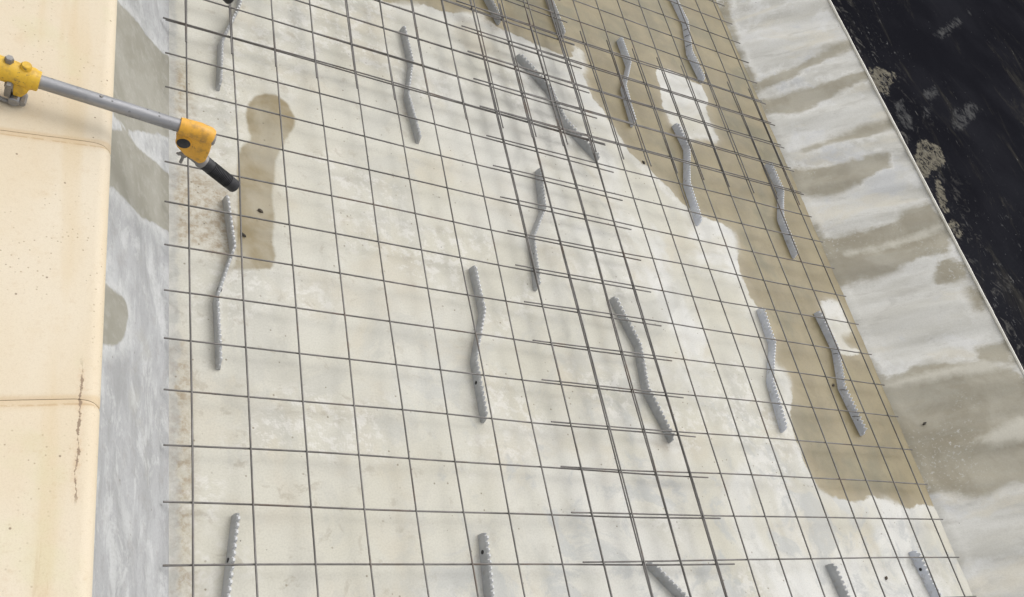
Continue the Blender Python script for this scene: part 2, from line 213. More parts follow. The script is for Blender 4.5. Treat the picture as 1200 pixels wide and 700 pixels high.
# ---------------------------------------------------------------- materials
def mat_floor():
    k = NT('screed_concrete')
    n1, n2, n3, n4 = k.noise(1.3, 3), k.noise(5.5, 5, .6, .4), k.noise(28, 5, .65), k.noise(190, 3, .7)
    dry = k.mix(k.ss(n1, .35, .65), (.505, .485, .408), (.54, .527, .467))
    dry = k.mix(k.math('MULTIPLY', k.ss(n2, .48, .66), .55), dry, (.43, .415, .36))
    warm = k.noise(3.1, 4, .6, .3, k.vec(loc=(5, 2, 1)))
    dry = k.mix(k.math('MULTIPLY', k.ss(warm, .5, .64), .6), dry, (.495, .455, .365))
    white = k.noise(1.7, 5, .6, .8, k.vec(loc=(3, 8, 0)))
    mid = k.ss(k.axis(0), .5, 2.2)
    dry = k.mix(k.math('MULTIPLY', k.ss(white, .44, .60), k.math('MULTIPLY_ADD', mid, .8, .12)), dry, (.605, .60, .57))
    cool = k.noise(2.8, 6, .68, .9, k.vec((1, .8, 1), loc=(1, 9, 4)))
    dry = k.mix(k.math('MULTIPLY', k.ss(cool, .52, .60), .4), dry, (.415, .41, .375))
    low = k.math('MULTIPLY', k.ss(k.axis(1), 1.1, .2), k.ss(k.axis(0), .3, .9))
    mott = k.noise(5.2, 7, .72, .7, k.vec(loc=(3, 3, 7)))
    dry = k.mix(k.math('MULTIPLY', k.math('MULTIPLY', k.ss(mott, .49, .6), low), .65), dry, (.40, .41, .405))
    crust = k.math('MULTIPLY', k.ss(k.noise(24, 7, .72), .49, .57), k.ss(k.noise(2.1, 3, .5, 0, k.vec(loc=(1, 4, 0))), .5, .6))
    dry = k.mix(k.math('MULTIPLY', crust, .6), dry, (.63, .615, .575))
    blot = k.math('MULTIPLY', k.ss(k.noise(17, 6, .7, .4, k.vec(loc=(6, 6, 0))), .57, .66), k.ss(k.axis(0), 1.4, .2, .15, .8))
    dry = k.mix(k.math('MULTIPLY', blot, .6), dry, (.345, .305, .24))
    wet = k.mix(k.ss(n2, .35, .65), (.190, .152, .074), (.242, .198, .103))
    wet = k.mix(k.math('MULTIPLY', k.ss(warm, .5, .68), .7), wet, (.14, .128, .07))
    wet = k.mix(k.math('MULTIPLY', k.ss(n1, .55, .7), .6), wet, (.205, .165, .085))
    pores = k.ss(k.noise(120, 4, .75), .50, .68)
    wet = k.mix(k.math('MULTIPLY', pores, .35), wet, (.12, .10, .06))
    wet = k.mix(k.math('MULTIPLY', k.ss(k.noise(9, 6, .7, .5, k.vec(loc=(8, 8, 2))), .52, .66), .45), wet, (.265, .222, .118))
    wet = k.mix(k.math('MULTIPLY', k.ss(k.noise(2.3, 4, .6, 0, k.vec(loc=(4, 2, 6))), .54, .66), .5), wet, (.112, .10, .050))
    m, x = edge(k, k.attr('wet'), k.noise(7, 4, .6), n3)
    feather = k.ss(k.noise(3, 3), .5, .62)
    m = k.math('ADD', k.math('MULTIPLY', m, k.math('SUBTRACT', 1.0, feather)), k.math('MULTIPLY', k.ss(x, -.022, .03), feather))
    rim = k.math('MULTIPLY', k.ss(x, -.09, -.01), .35)
    dry = k.mix(rim, dry, (.62, .61, .575))
    mm, _ = edge(k, k.attr('mottle'), n2, n3, .03, .09, .05)
    dirt = k.math('MULTIPLY', mm, k.ss(k.noise(34, 6, .75), .38, .66, .15, .85))
    dry = k.mix(dirt, dry, (.275, .21, .13))
    mk, _ = edge(k, k.attr('key'), n2, n3, .007, .02, .012)
    dry = k.mix(k.math('MULTIPLY', mk, k.ss(n2, .35, .65, .62, 1.0)), dry, (.24, .193, .108))
    foot = k.ss(k.math('ADD', k.axis(0), k.math('MULTIPLY', k.math('SUBTRACT', k.noise(14, 6, .7), .5), .07)), X_LEFT + .04, X_LEFT + .022)
    dry = k.mix(k.math('MULTIPLY', foot, .55), dry, k.mix(k.ss(n3, .4, .6), (.33, .335, .33), (.45, .45, .435)))
    col = k.mix(m, dry, wet)
    # drying halo inside the wet edge
    col = k.mix(k.math('MULTIPLY', k.math('MULTIPLY', m, k.ss(x, .07, .0)), .25), col, (.42, .36, .255))
    col = k.mix(k.ss(n4, .35, .75, 0, .22), col, (.22, .2, .17))
    sp = k.math('MULTIPLY', k.specks(46, .82, .18), k.ss(k.noise(2, 2), .34, .52))
    col = k.mix(k.math('MULTIPLY', sp, .7), col, (.17, .135, .09))
    sp2 = k.specks(15, .82, .045)
    col = k.mix(k.math('MULTIPLY', sp2, .8), col, (.09, .08, .065))
    rough = k.ss(m, 0, 1, .78, .42)
    nb = k.bump(n3, .12, .004)
    nb = k.bump(n4, .14, .0015, nb)
    return k.done(col, rough, 0, nb, .4)


def mat_slope_left():
    k = NT('grey_render')
    n2, n3, n4 = k.noise(5, 5, .6, .6), k.noise(26, 5, .65), k.noise(170, 3, .7)
    st = k.noise(6, 6, .65, .5, k.vec((3.2, .7, 1.2), (0, 0, math.radians(-12))))
    sw = k.noise(4.5, 7, .7, .5, k.vec((1, .9, 2.2), (math.radians(35), 0, 0), (2, 1, 0)))
    col = k.mix(k.ss(st, .3, .7), (.28, .283, .283), (.375, .379, .384))
    col = k.mix(k.math('MULTIPLY', k.ss(sw, .5, .68), .55), col, (.48, .485, .48))
    col = k.mix(k.math('MULTIPLY', k.ss(n2, .55, .7), .5), col, (.33, .325, .295))
    wash = k.noise(9, 7, .75, .5, k.vec((1, .8, 1.8), (math.radians(40), 0, 0), (7, 2, 2)))
    col = k.mix(k.math('MULTIPLY', k.ss(wash, .5, .62), .5), col, (.52, .525, .52))
    col = k.mix(k.math('MULTIPLY', k.ss(wash, .46, .36), .45), col, (.25, .25, .25))
    col = k.mix(k.math('MULTIPLY', k.ss(n3, .54, .66), .3), col, (.26, .25, .235))
    m, x = edge(k, k.attr('dark'), k.noise(9, 4, .6), n3, .005, .035, .02)
    dk = k.mix(k.ss(n2, .35, .65), (.235, .225, .185), (.29, .28, .24))
    dk = k.mix(k.math('MULTIPLY', k.ss(n3, .48, .66), .45), dk, (.345, .335, .30))
    rim = k.math('MULTIPLY', k.ss(x, -.06, -.005), k.ss(n3, .35, .6, .1, .6))
    col = k.mix(rim, col, (.52, .525, .515))
    col = k.mix(m, col, dk)
    col = k.mix(k.ss(n4, .4, .75, 0, .2), col, (.18, .17, .16))
    sp = k.specks(30, .9, .12)
    col = k.mix(k.math('MULTIPLY', sp, .5), col, (.15, .13, .11))
    nb = k.bump(n4, .2, .0015, k.bump(n3, .25, .004))
    return k.done(col, .75, 0, nb, .35)


def mat_slope_right():
    k = NT('whitewashed_render')
    n1, n2, n3, n4 = k.noise(1.6, 4), k.noise(5, 5, .6, .5), k.noise(24, 6, .68), k.noise(170, 3, .7)
    run = k.noise(7.5, 5, .6, .35, k.vec((.22, 1, .22), (0, 0, math.radians(-6))))
    run2 = k.noise(13, 6, .68, .5, k.vec((.3, 1, .3), (0, 0, math.radians(4)), (4, 3, 1)))
    col = k.mix(k.ss(run, .35, .65), (.50, .487, .44), (.61, .60, .56))
    col = k.mix(k.math('MULTIPLY', k.ss(run2, .52, .66), .6), col, (.43, .415, .375))
    col = k.mix(k.math('MULTIPLY', k.ss(n2, .52, .66), .75), col, (.655, .65, .63))
    col = k.mix(k.math('MULTIPLY', k.ss(k.noise(3.2, 4, .6, .6, k.vec(loc=(7, 1, 3))), .53, .66), .6), col, (.50, .51, .525))
    crem = k.noise(4.4, 5, .6, .4, k.vec((.35, 1, .35), loc=(9, 2, 2)))
    col = k.mix(k.math('MULTIPLY', k.ss(crem, .54, .64), .6), col, (.60, .56, .465))
    wobr = k.math('ADD', k.math('MULTIPLY', k.noise(11, 6, .68, .4, k.vec((.3, 1, .3), (0, 0, math.radians(5)), (6, 1, 1))), .6), k.math('MULTIPLY', k.noise(6, 5, .65), .4))
    m, x = edge(k, k.math('ADD', k.attr('tan'), .012), wobr, n3, .016, .13, .05)
    soft = k.ss(k.noise(3.5, 3, .5, 0, k.vec(loc=(2, 5, 8))), .45, .62)
    m = k.math('ADD', k.math('MULTIPLY', m, k.math('SUBTRACT', 1.0, soft)), k.math('MULTIPLY', k.ss(x, -.035, .03), soft))
    tan = k.mix(k.ss(n2, .35, .65), (.265, .235, .168), (.35, .32, .245))
    tan = k.mix(k.math('MULTIPLY', k.ss(run2, .5, .66), .5), tan, (.33, .312, .25))
    rim = k.math('MULTIPLY', k.ss(x, -.05, -.004), k.ss(n3, .4, .6, .1, .8))
    col = k.mix(rim, col, (.68, .67, .635))
    col = k.mix(k.math('MULTIPLY', m, k.ss(n1, .3, .7, .82, 1.0)), col, tan)
    l, _ = edge(k, k.attr('pale'), n2, n3, .02, .05, .05)
    col = k.mix(k.math('MULTIPLY', l, .8), col, (.555, .53, .455))
    fl = k.math('MULTIPLY', k.ss(k.noise(70, 5, .7), .56, .64), k.ss(n1, .45, .6))
    col = k.mix(k.math('MULTIPLY', fl, .5), col, (.66, .655, .64))
    col = k.mix(k.ss(n4, .4, .75, 0, .18), col, (.22, .2, .17))
    col = k.mix(k.math('MULTIPLY', k.specks(20, .9, .07), .7), col, (.13, .11, .09))
    nb = k.bump(n4, .2, .0015, k.bump(n3, .3, .005))
    return k.done(col, .7, 0, nb, .35)


def mat_cream(rust):
    k = NT('cream_coping_rusty' if rust else 'cream_coping')
    n1 = k.noise(2.6, 4, .55, .3, k.vec((1.6, .6, 1)))
    n2, n3, n4 = k.noise(11, 5, .6), k.noise(60, 4, .65), k.noise(240, 3, .7)
    band = k.noise(9, 3, .5, .2, k.vec((1.3, .12, 1.3)))
    col = k.mix(k.ss(n1, .35, .65), (.575, .49, .36), (.60, .53, .415))
    col = k.mix(k.math('MULTIPLY', k.ss(band, .48, .68), .42), col, (.52, .395, .22))
    col = k.mix(k.math('MULTIPLY', k.ss(n2, .55, .75), .35), col, (.53, .42, .27))
    col = k.mix(k.math('MULTIPLY', k.ss(k.noise(3.3, 4, .6, 0, k.vec(loc=(2, 7, 1))), .58, .7), .3), col, (.52, .50, .31))
    patch = k.ss(k.noise(3.5, 3, .6, 0, k.vec(loc=(1, 3, 0))), .42, .6)
    s1 = k.math('MULTIPLY', k.specks(95, .6, .24), patch)
    col = k.mix(k.math('MULTIPLY', s1, .7), col, (.27, .20, .13))
    s2 = k.specks(38, .8, .12)
    col = k.mix(k.math('MULTIPLY', s2, .8), col, (.16, .11, .075))
    # brown grime beside each seam
    x, y = k.axis(0), k.axis(1)
    for j, (y0, sl) in enumerate(JOINTS):
        d = k.math('SUBTRACT', y, k.math('MULTIPLY_ADD', k.math('ADD', x, .4), sl, y0))
        d = k.math('ADD', d, k.math('MULTIPLY', k.math('SUBTRACT', n2, .5), .012))
        g = k.math('MULTIPLY', k.ss(d, -.03, -.006), k.ss(d, .014, .002))
        col = k.mix(k.math('MULTIPLY', g, .5), col, (.50, .36, .2))
        g2 = k.math('MULTIPLY', k.ss(k.math('ABSOLUTE', k.math('ADD', d, .014)), .0035, .001), k.ss(n3, .4, .55))
        col = k.mix(k.math('MULTIPLY', g2, .55), col, (.40, .27, .14))
    if rust:
        wob = k.math('MULTIPLY', k.math('SUBTRACT', k.noise(22, 4, .6), .5), .018)
        d = k.math('ABSOLUTE', k.math('ADD', k.math('ADD', x, .3155), wob))
        core = k.ss(k.math('SUBTRACT', d, k.math('MULTIPLY', k.ss(k.noise(38, 4, .7, 0, k.vec(loc=(4, 4, 4))), .42, .64), .0042)), .0009, -.0009)
        rng = k.math('MULTIPLY', k.ss(y, .0, .03), k.ss(y, .34, .27))
        halo = k.math('MULTIPLY', k.ss(d, .014, .0), k.ss(n3, .4, .65, .05, .4))
        col = k.mix(k.math('MULTIPLY', halo, rng), col, (.47, .30, .17))
        col = k.mix(k.math('MULTIPLY', k.math('MULTIPLY', core, rng), .85), col, (.19, .13, .085))
    fine = k.noise(420, 4, .8)
    col = k.mix(k.ss(fine, .45, .75, 0, .35), col, (.36, .27, .17))
    col = k.mix(k.math('MULTIPLY', k.ss(n3, .56, .72), .28), col, (.47, .36, .23))
    scuff = k.math('MULTIPLY', k.ss(k.noise(30, 5, .7, .3, k.vec((1, .12, 1), (0, 0, .3))), .62, .68), k.ss(n1, .5, .62))
    col = k.mix(k.math('MULTIPLY', scuff, .4), col, (.40, .29, .18))
    nb = k.bump(fine, .12, .001, k.bump(n3, .2, .003))
    return k.done(col, .6, 0, nb, .35)


def mat_black():
    k = NT('bitumen_coating')
    n1, n2, n3, n4 = k.noise(1.8, 4), k.noise(7, 6, .65, .6), k.noise(38, 6, .7), k.noise(150, 4, .7)
    brush = k.noise(5, 6, .65, .7, k.vec((1, .28, 1), (0, 0, math.radians(48))))
    col = k.mix(k.ss(n1, .35, .7), (.0085, .0087, .0112), (.0135, .0138, .0170))
    col = k.mix(k.math('MULTIPLY', k.ss(brush, .60, .76), .5), col, (.022, .022, .023))
    b2 = k.noise(2.6, 7, .72, .8, k.vec((1, .45, 1), (0, 0, math.radians(52)), (3, 2, 0)))
    col = k.mix(k.math('MULTIPLY', k.ss(b2, .53, .68), .75), col, (.034, .032, .028))
    scr = k.math('MULTIPLY', k.ss(k.noise(34, 5, .75, .4, k.vec((1, .22, 1), (0, 0, math.radians(55)))), .655, .70), k.ss(b2, .46, .56))
    col = k.mix(k.math('MULTIPLY', scr, .7), col, (.16, .155, .145))
    p, px = edge(k, k.attr('bare'), n2, n3, .006, .10, .08)
    p = k.math('MULTIPLY', p, k.ss(k.noise(22, 8, .78, .9), .43, .51))
    col = k.mix(p, col, k.mix(k.ss(n3, .35, .65), (.095, .086, .067), (.155, .142, .112)))
    sm, _ = edge(k, k.attr('smear'), n2, n3, .015, .09, .07)
    col = k.mix(k.math('MULTIPLY', sm, k.ss(k.noise(13, 7, .75, .8), .42, .58, 0, .75)), col, (.075, .075, .075))
    # mortar splashes, thickest beside the edge
    near = k.attr('edge_dist')
    sp = k.math('MULTIPLY', k.ss(k.noise(30, 6, .75, .5, k.vec((1, .6, 1), (0, 0, -.6))), .60, .66), k.ss(k.noise(4.2, 3), .45, .56))
    sp = k.math('MULTIPLY', sp, k.ss(near, 1.1, .05))
    col = k.mix(k.math('MULTIPLY', sp, .55), col, (.20, .20, .195))
    gr = k.math('MULTIPLY', k.ss(k.noise(12, 6, .7, 1.0), .54, .66), k.ss(near, .55, .0))
    col = k.mix(k.math('MULTIPLY', gr, .5), col, (.12, .115, .105))
    sc = k.specks(26, .88, .1)
    col = k.mix(k.math('MULTIPLY', sc, .45), col, (.18, .18, .18))
    rough = k.ss(n2, .3, .7, .62, .8)
    nb = k.bump(n4, .12, .002, k.bump(n3, .15, .003))
    return k.done(col, rough, 0, nb, 0.0)


def mat_steel():
    k = NT('mesh_steel')
    n2, n3 = k.noise(14, 4), k.noise(120, 3, .7)
    col = k.mix(k.ss(n2, .35, .65), (.115, .108, .10), (.165, .155, .146))
    col = k.mix(k.math('MULTIPLY', k.ss(k.noise(9, 4, .6, 0, k.vec(loc=(3, 3, 3))), .54, .68), .5), col, (.13, .085, .055))
    return k.done(col, k.ss(n3, .3, .7, .45, .65), .35, k.bump(n3, .3, .001))


def mat_spacer(name, a, b):
    k = NT(name)
    n2, n3 = k.noise(18, 5, .6), k.noise(110, 4, .7)
    col = k.mix(k.ss(n2, .35, .65), a, b)
    col = k.mix(k.math('MULTIPLY', k.specks(34, .86, .16), .75), col, (.09, .085, .08))
    col = k.mix(k.math('MULTIPLY', k.ss(n3, .56, .7), .25), col, (.55, .55, .55))
    # paler towards the crest, with a ragged lower limit
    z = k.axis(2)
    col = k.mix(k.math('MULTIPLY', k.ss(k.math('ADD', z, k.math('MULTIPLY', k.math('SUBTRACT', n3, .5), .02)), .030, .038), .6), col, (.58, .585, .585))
    grit = k.math('MULTIPLY', k.ss(k.noise(45, 6, .75), .52, .62), k.ss(z, .03, .004))
    col = k.mix(k.math('MULTIPLY', grit, .45), col, (.30, .27, .215))
    return k.done(col, .6, 0, k.bump(n3, .2, .001))


def mat_paint(name, c, dirt=.5):
    k = NT(name)
    n2, n3 = k.noise(22, 5, .65), k.noise(75, 5, .7)
    col = k.mix(k.ss(n2, .35, .7), c, tuple(v * .84 for v in c))
    chip = k.math('MULTIPLY', k.ss(n3, .58, .63), k.ss(k.noise(16, 3), .48, .58))
    col = k.mix(k.math('MULTIPLY', chip, dirt), col, (.12, .085, .05))
    grime = k.ss(k.noise(30, 5, .7, 0, k.vec(loc=(2, 2, 2))), .48, .68)
    col = k.mix(k.math('MULTIPLY', grime, dirt * .6), col, (.25, .15, .05))
    return k.done(col, k.ss(n3, .3, .7, .38, .55), 0, k.bump(n3, .12, .001))


def mat_metal(name, c, metal=.7, rough=.45, spots=.8):
    k = NT(name)
    n2, n3 = k.noise(26, 5, .65), k.noise(140, 4, .7)
    st = k.noise(40, 4, .6, 0, k.vec((.12, 1, 1)))
    col = k.mix(k.ss(st, .35, .65), tuple(v * .85 for v in c), tuple(min(1, v * 1.12) for v in c))
    col = k.mix(k.math('MULTIPLY', k.ss(n2, .56, .72), .4), col, tuple(v * .6 for v in c))
    sp = k.math('MULTIPLY', k.specks(75, .74, .3), k.ss(k.noise(20, 3), .4, .55))
    col = k.mix(k.math('MULTIPLY', sp, spots), col, (.05, .048, .045))
    return k.done(col, k.ss(n2, .3, .7, rough - .08, rough + .14), metal, k.bump(n3, .15, .0008))


def mat_rubber():
    k = NT('black_rubber')
    n3 = k.noise(90, 4, .7)
    col = k.mix(k.ss(n3, .4, .7), (.014, .014, .016), (.03, .03, .033))
    return k.done(col, .5, 0, k.bump(n3, .2, .001), .4)


def mat_plain(name, a, b, rough=.85):
    k = NT(name)
    return k.done(k.mix(k.ss(k.noise(8, 5, .6), .3, .7), a, b), rough, 0, k.bump(k.noise(40, 4), .3, .004))


MAT = dict(floor=mat_floor(), left=mat_slope_left(), right=mat_slope_right(), cream=mat_cream(False), cream_r=mat_cream(True),
           black=mat_black(), steel=mat_steel(),
           sp_grey=mat_spacer('grey_fibre_cement', (.37, .377, .382), (.45, .456, .46)),
           sp_pale=mat_spacer('pale_fibre_cement', (.55, .575, .635), (.65, .67, .715)),
           yellow=mat_paint('yellow_paint', (.70, .43, .03), .8), orange=mat_paint('amber_paint', (.70, .36, .035), .95),
           zinc=mat_metal('worn_aluminium', (.30, .30, .31)), bolt=mat_metal('dull_steel', (.25, .24, .23), .6, .5, .4),
           rubber=mat_rubber(), mortar=mat_plain('mortar', (.60, .575, .50), (.72, .70, .64)),
           core=mat_plain('wall_core', (.20, .17, .12), (.28, .25, .2)), soil=mat_plain('soil', (.16, .12, .08), (.24, .19, .13)),
           chip=mat_plain('dark_chip', (.03, .028, .025), (.09, .07, .05)))


# ---------------------------------------------------------------- object helpers
def tag(o, label=None, cat=None, group=None, kind=None):
    if label:
        o['label'] = label
    if cat:
        o['category'] = cat
    if group:
        o['group'] = group
    if kind or label:
        o['kind'] = kind or 'thing'
    return o


def link(name, me, mat, parent=None):
    o = bpy.data.objects.new(name, me)
    COL.objects.link(o)
    if mat and not me.materials:
        me.materials.append(mat)
    if parent:
        o.parent = parent
    return o


def empty(name, loc, rz=0):
    o = bpy.data.objects.new(name, None)
    o.empty_display_size = .05
    COL.objects.link(o)
    o.location = loc
    o.rotation_euler = (0, 0, rz)
    return o


def from_bm(name, bm, mat, parent=None, smooth=False, ang=40):
    me = bpy.data.meshes.new(name)
    bmesh.ops.recalc_face_normals(bm, faces=bm.faces[:])
    bm.to_mesh(me)
    bm.free()
    if smooth:
        for p in me.polygons:
            p.use_smooth = True
        me.set_sharp_from_angle(angle=math.radians(ang))
    return link(name, me, mat, parent)


def pydata(name, v, f, mat, parent=None, smooth=False):
    me = bpy.data.meshes.new(name)
    me.from_pydata(v, [], f)
    me.update()
    if smooth:
        for p in me.polygons:
            p.use_smooth = True
    return link(name, me, mat, parent)


def tube(bm, pts, r, n=8, cap=True):
    """round bar through pts; r a number or one radius per point"""
    pts = [Vector(p) for p in pts]
    rs = r if isinstance(r, (list, tuple)) else [r] * len(pts)
    t0 = (pts[1] - pts[0]).normalized()
    up = Vector((0, 0, 1)) if abs(t0.z) < .9 else Vector((0, 1, 0))
    a = t0.cross(up).normalized()
    rings = []
    for i, p in enumerate(pts):
        t = (pts[min(i + 1, len(pts) - 1)] - pts[max(i - 1, 0)]).normalized()
        a = (a - t * a.dot(t)).normalized()
        b = t.cross(a)
        rings.append([bm.verts.new(p + (a * math.cos(2 * math.pi * k / n) + b * math.sin(2 * math.pi * k / n)) * rs[i]) for k in range(n)])
    for i in range(len(rings) - 1):
        for k in range(n):
            bm.faces.new((rings[i][k], rings[i][(k + 1) % n], rings[i + 1][(k + 1) % n], rings[i + 1][k]))
    if cap:
        bm.faces.new(rings[0][::-1])
        bm.faces.new(rings[-1])


def prism(bm, poly, y0, y1):
    """outline in x,z extruded from y0 to y1"""
    a = [bm.verts.new((x, y0, z)) for x, z in poly]
    b = [bm.verts.new((x, y1, z)) for x, z in poly]
    n = len(poly)
    bm.faces.new(a)
    bm.faces.new(b[::-1])
    for i in range(n):
        bm.faces.new((a[i], b[i], b[(i + 1) % n], a[(i + 1) % n]))


def bevel(bm, w, seg=3):
    bmesh.ops.recalc_face_normals(bm, faces=bm.faces[:])
    es = [e for e in bm.edges if len(e.link_faces) == 2 and e.calc_face_angle(0) > math.radians(28)]
    bmesh.ops.bevel(bm, geom=es, offset=w, segments=seg, profile=.5, affect='EDGES', clamp_overlap=True)


def box(bm, x0, x1, y0, y1, z0, z1):
    prism(bm, [(x0, z0), (x1, z0), (x1, z1), (x0, z1)], y0, y1)


def sdf(polys, P):
    """signed distance of the points P (n,2) to the union of polygons, positive inside"""
    best = np.full(len(P), -9.0)
    for poly in polys:
        q = np.array(poly, float)
        d2 = np.full(len(P), 1e9)
        ins = np.zeros(len(P), bool)
        for i in range(len(q)):
            a, b = q[i], q[(i + 1) % len(q)]
            ab = b - a
            L = ab @ ab
            if L < 1e-12:
                continue
            t = np.clip(((P - a) @ ab) / L, 0, 1)
            d = P - a - t[:, None] * ab
            d2 = np.minimum(d2, (d * d).sum(1))
            c = (a[1] > P[:, 1]) != (b[1] > P[:, 1])
            xi = a[0] + (P[:, 1] - a[1]) * ab[0] / (ab[1] if abs(ab[1]) > 1e-12 else 1e-12)
            ins ^= c & (P[:, 0] < xi)
        d = np.sqrt(d2)
        best = np.maximum(best, np.where(ins, d, -d))
    return np.clip(best, -.5, .5)


def spaced(a, b, fine0, fine1, fine, coarse):
    out = list(np.arange(a, fine0, coarse)) + list(np.arange(fine0, fine1, fine)) + list(np.arange(fine1, b, coarse)) + [b]
    return np.array(sorted(set(np.round(out, 5))))


def grid_sheet(name, us, vs, fn, mat, attrs, parent=None):
    U, V = np.meshgrid(us, vs)
    P = np.stack([U.ravel(), V.ravel()], 1)
    W = fn(P)
    nu, nv = len(us), len(vs)
    idx = np.arange(nu * nv).reshape(nv, nu)
    F = np.stack([idx[:-1, :-1], idx[:-1, 1:], idx[1:, 1:], idx[1:, :-1]], -1).reshape(-1, 4)
    me = bpy.data.meshes.new(name)
    me.from_pydata(W.tolist(), [], F.tolist())
    for an, val in attrs(P).items():
        at = me.attributes.new(an, 'FLOAT', 'POINT')
        at.data.foreach_set('value', np.asarray(val, np.float32))
    for p in me.polygons:
        p.use_smooth = True
    return link(name, me, mat, parent)


Y0, Y1 = -3.0, 9.0

# ---------------------------------------------------------------- ground and basin floor
gr = pydata('ground', [(-60, -60, -.25), (60, -60, -.25), (60, 60, -.25), (-60, 60, -.25)], [(0, 1, 2, 3)], MAT['soil'])
tag(gr, kind='structure')


def floor_attrs(P):
    wet = sdf([WET], P)
    wet = np.minimum(wet, -sdf(DRY, P))
    return dict(wet=wet, key=sdf([KEY], P), mottle=sdf(MOTTLE, P))


fl = grid_sheet('floor', np.round(np.arange(X_LEFT - .06, X_RIGHT + .081, .02), 4), spaced(Y0, Y1, -.4, 4.2, .02, .2),
                lambda P: np.stack([P[:, 0], P[:, 1], 0 * P[:, 0]], 1), MAT['floor'], floor_attrs)
tag(fl, kind='structure')


# ---------------------------------------------------------------- sloping sides
def slope(name, A, B, mat, attrs, label):
    """batter wall from foot A (x,z) to crest B, with a small fillet at the foot; back and underside closed"""
    root = empty(name, (A[0], 0, 0))
    A2, B2 = np.array(A, float), np.array(B, float)
    u = (B2 - A2) / np.linalg.norm(B2 - A2)
    Lr = float(np.linalg.norm(B2 - A2))
    inw = np.array([-1.0 if B[0] > A[0] else 1.0, 0.0])

    def fn(P):
        y, s = P[:, 0], P[:, 1]
        x = A2[0] + u[0] * s - A[0]
        z = A2[1] + u[1] * s
        if B[0] > A[0]:                                        # draped, hand-trowelled folds running up the slope
            wdw = np.clip(np.sin(np.pi * np.clip(s / Lr, 0, 1)), 0, 1) ** .6
            fo = .0085 * np.sin(y * 24 + 1.6 * np.sin(y * 3.1) + s * 2.2) + .0050 * np.sin(y * 51 + 2 * np.sin(y * 5.3 + 2) - s * 4)
            fo = fo + .0022 * np.sin(y * 97 + 3 * np.sin(y * 7.7) + s * 9) + .004 * np.sin(y * 9 + s * 3)
            x = x - u[1] * fo * wdw
            z = z + u[0] * fo * wdw
        f = np.clip(1 - s / .05, 0, None) ** 2 * .018          # trowelled cove at the foot
        x = x + inw[0] * f
        z = z + .0006 * np.sin(y * 9 + s * 11) + .0015 * np.sin(y * 2.3 + 1)
        return np.stack([x, y, np.where(s <= 0.001, -.02, z)], 1)
    face = grid_sheet('render_face', spaced(Y0, Y1, -.4, 4.8, .02, .2), np.round(np.linspace(0, Lr, 30), 4), fn, mat, attrs, root)
    bm = bmesh.new()
    bx = 1.0 if B[0] > A[0] else -1.0
    prism(bm, [(0 + bx * .06, -.24), (B[0] - A[0] + bx * .008, -.24), (B[0] - A[0] + bx * .008, B[1] - .035), (bx * .06, .0)], Y0, Y1)
    from_bm('wall_core', bm, MAT['core'], root)
    return tag(root, label, 'sloping wall')


slope('sloping_wall', (X_LEFT, 0), LTOP, MAT['left'], lambda P: dict(dark=sdf(LDARK, P)),
      'narrow blue-grey rendered side slope under the cream coping, with dark damp patches')
slope('sloping_wall', (X_RIGHT, 0), (X_TOP, H), MAT['right'],
      lambda P: dict(tan=sdf(RTAN, P), pale=sdf(RLIGHT, P)),
      'broad whitewashed side slope streaked with tan damp patches, below the black bitumen surface')

# ---------------------------------------------------------------- black coated apron beyond the right crest
ap = empty('bitumen_apron', (X_TOP, 0, 0))
sheet = grid_sheet('coated_top', np.concatenate([np.round(np.arange(X_TOP + .004, X_TOP + 1.6, .025), 4), np.linspace(X_TOP + 1.65, 14, 40)]),
                   spaced(Y0, Y1, -.2, 5.5, .025, .25),
                   lambda P: np.stack([P[:, 0] - X_TOP, P[:, 1], H - .004 + .0016 * np.sin(P[:, 0] * 7 + P[:, 1] * 5) + .001 * np.sin(P[:, 1] * 17)], 1),
                   MAT['black'], lambda P: dict(bare=sdf(BPATCH, P), smear=sdf(BSMEAR, P), edge_dist=P[:, 0] - X_TOP), ap)
bm = bmesh.new()
box(bm, .012, 14 - X_TOP, Y0, Y1, -.24, H - .02)
from_bm('slab_body', bm, MAT['core'], ap)
# thin rough mortar arris along the crest
bm = bmesh.new()
ys = np.arange(Y0, Y1, .03)
jit = np.cumsum(np.random.RandomState(3).normal(0, .0012, len(ys)))
jit -= np.linspace(0, jit[-1], len(ys))
jit = np.clip(jit, -.008, .008)
pts = [(.0025 + jit[i], y, H - .001) for i, y in enumerate(ys)]
tube(bm, pts, [.0062 + .0012 * random.random() for _ in ys], 6)
from_bm('mortar_edge', bm, MAT['mortar'], ap, True)
tag(ap, 'black bitumen coated surface beyond the thin pale edge at upper right', 'bitumen surface')

# ---------------------------------------------------------------- cream coping with a rounded nose
R_N = .03
NX, NZ = -.3025, H - R_N
prof = [(-1.25, H - .14), (-1.25, H)] + [(x, H) for x in (-1.0, -.8, -.6, -.5, -.42, -.36, NX - .025, NX - .018, NX - .011, NX - .005)]
prof += [(NX + R_N * math.sin(math.radians(a)), NZ + R_N * math.cos(math.radians(a))) for a in range(0, 181, 15)]
prof += [(NX - .03, NZ - R_N), (NX - .03, H - .14)]


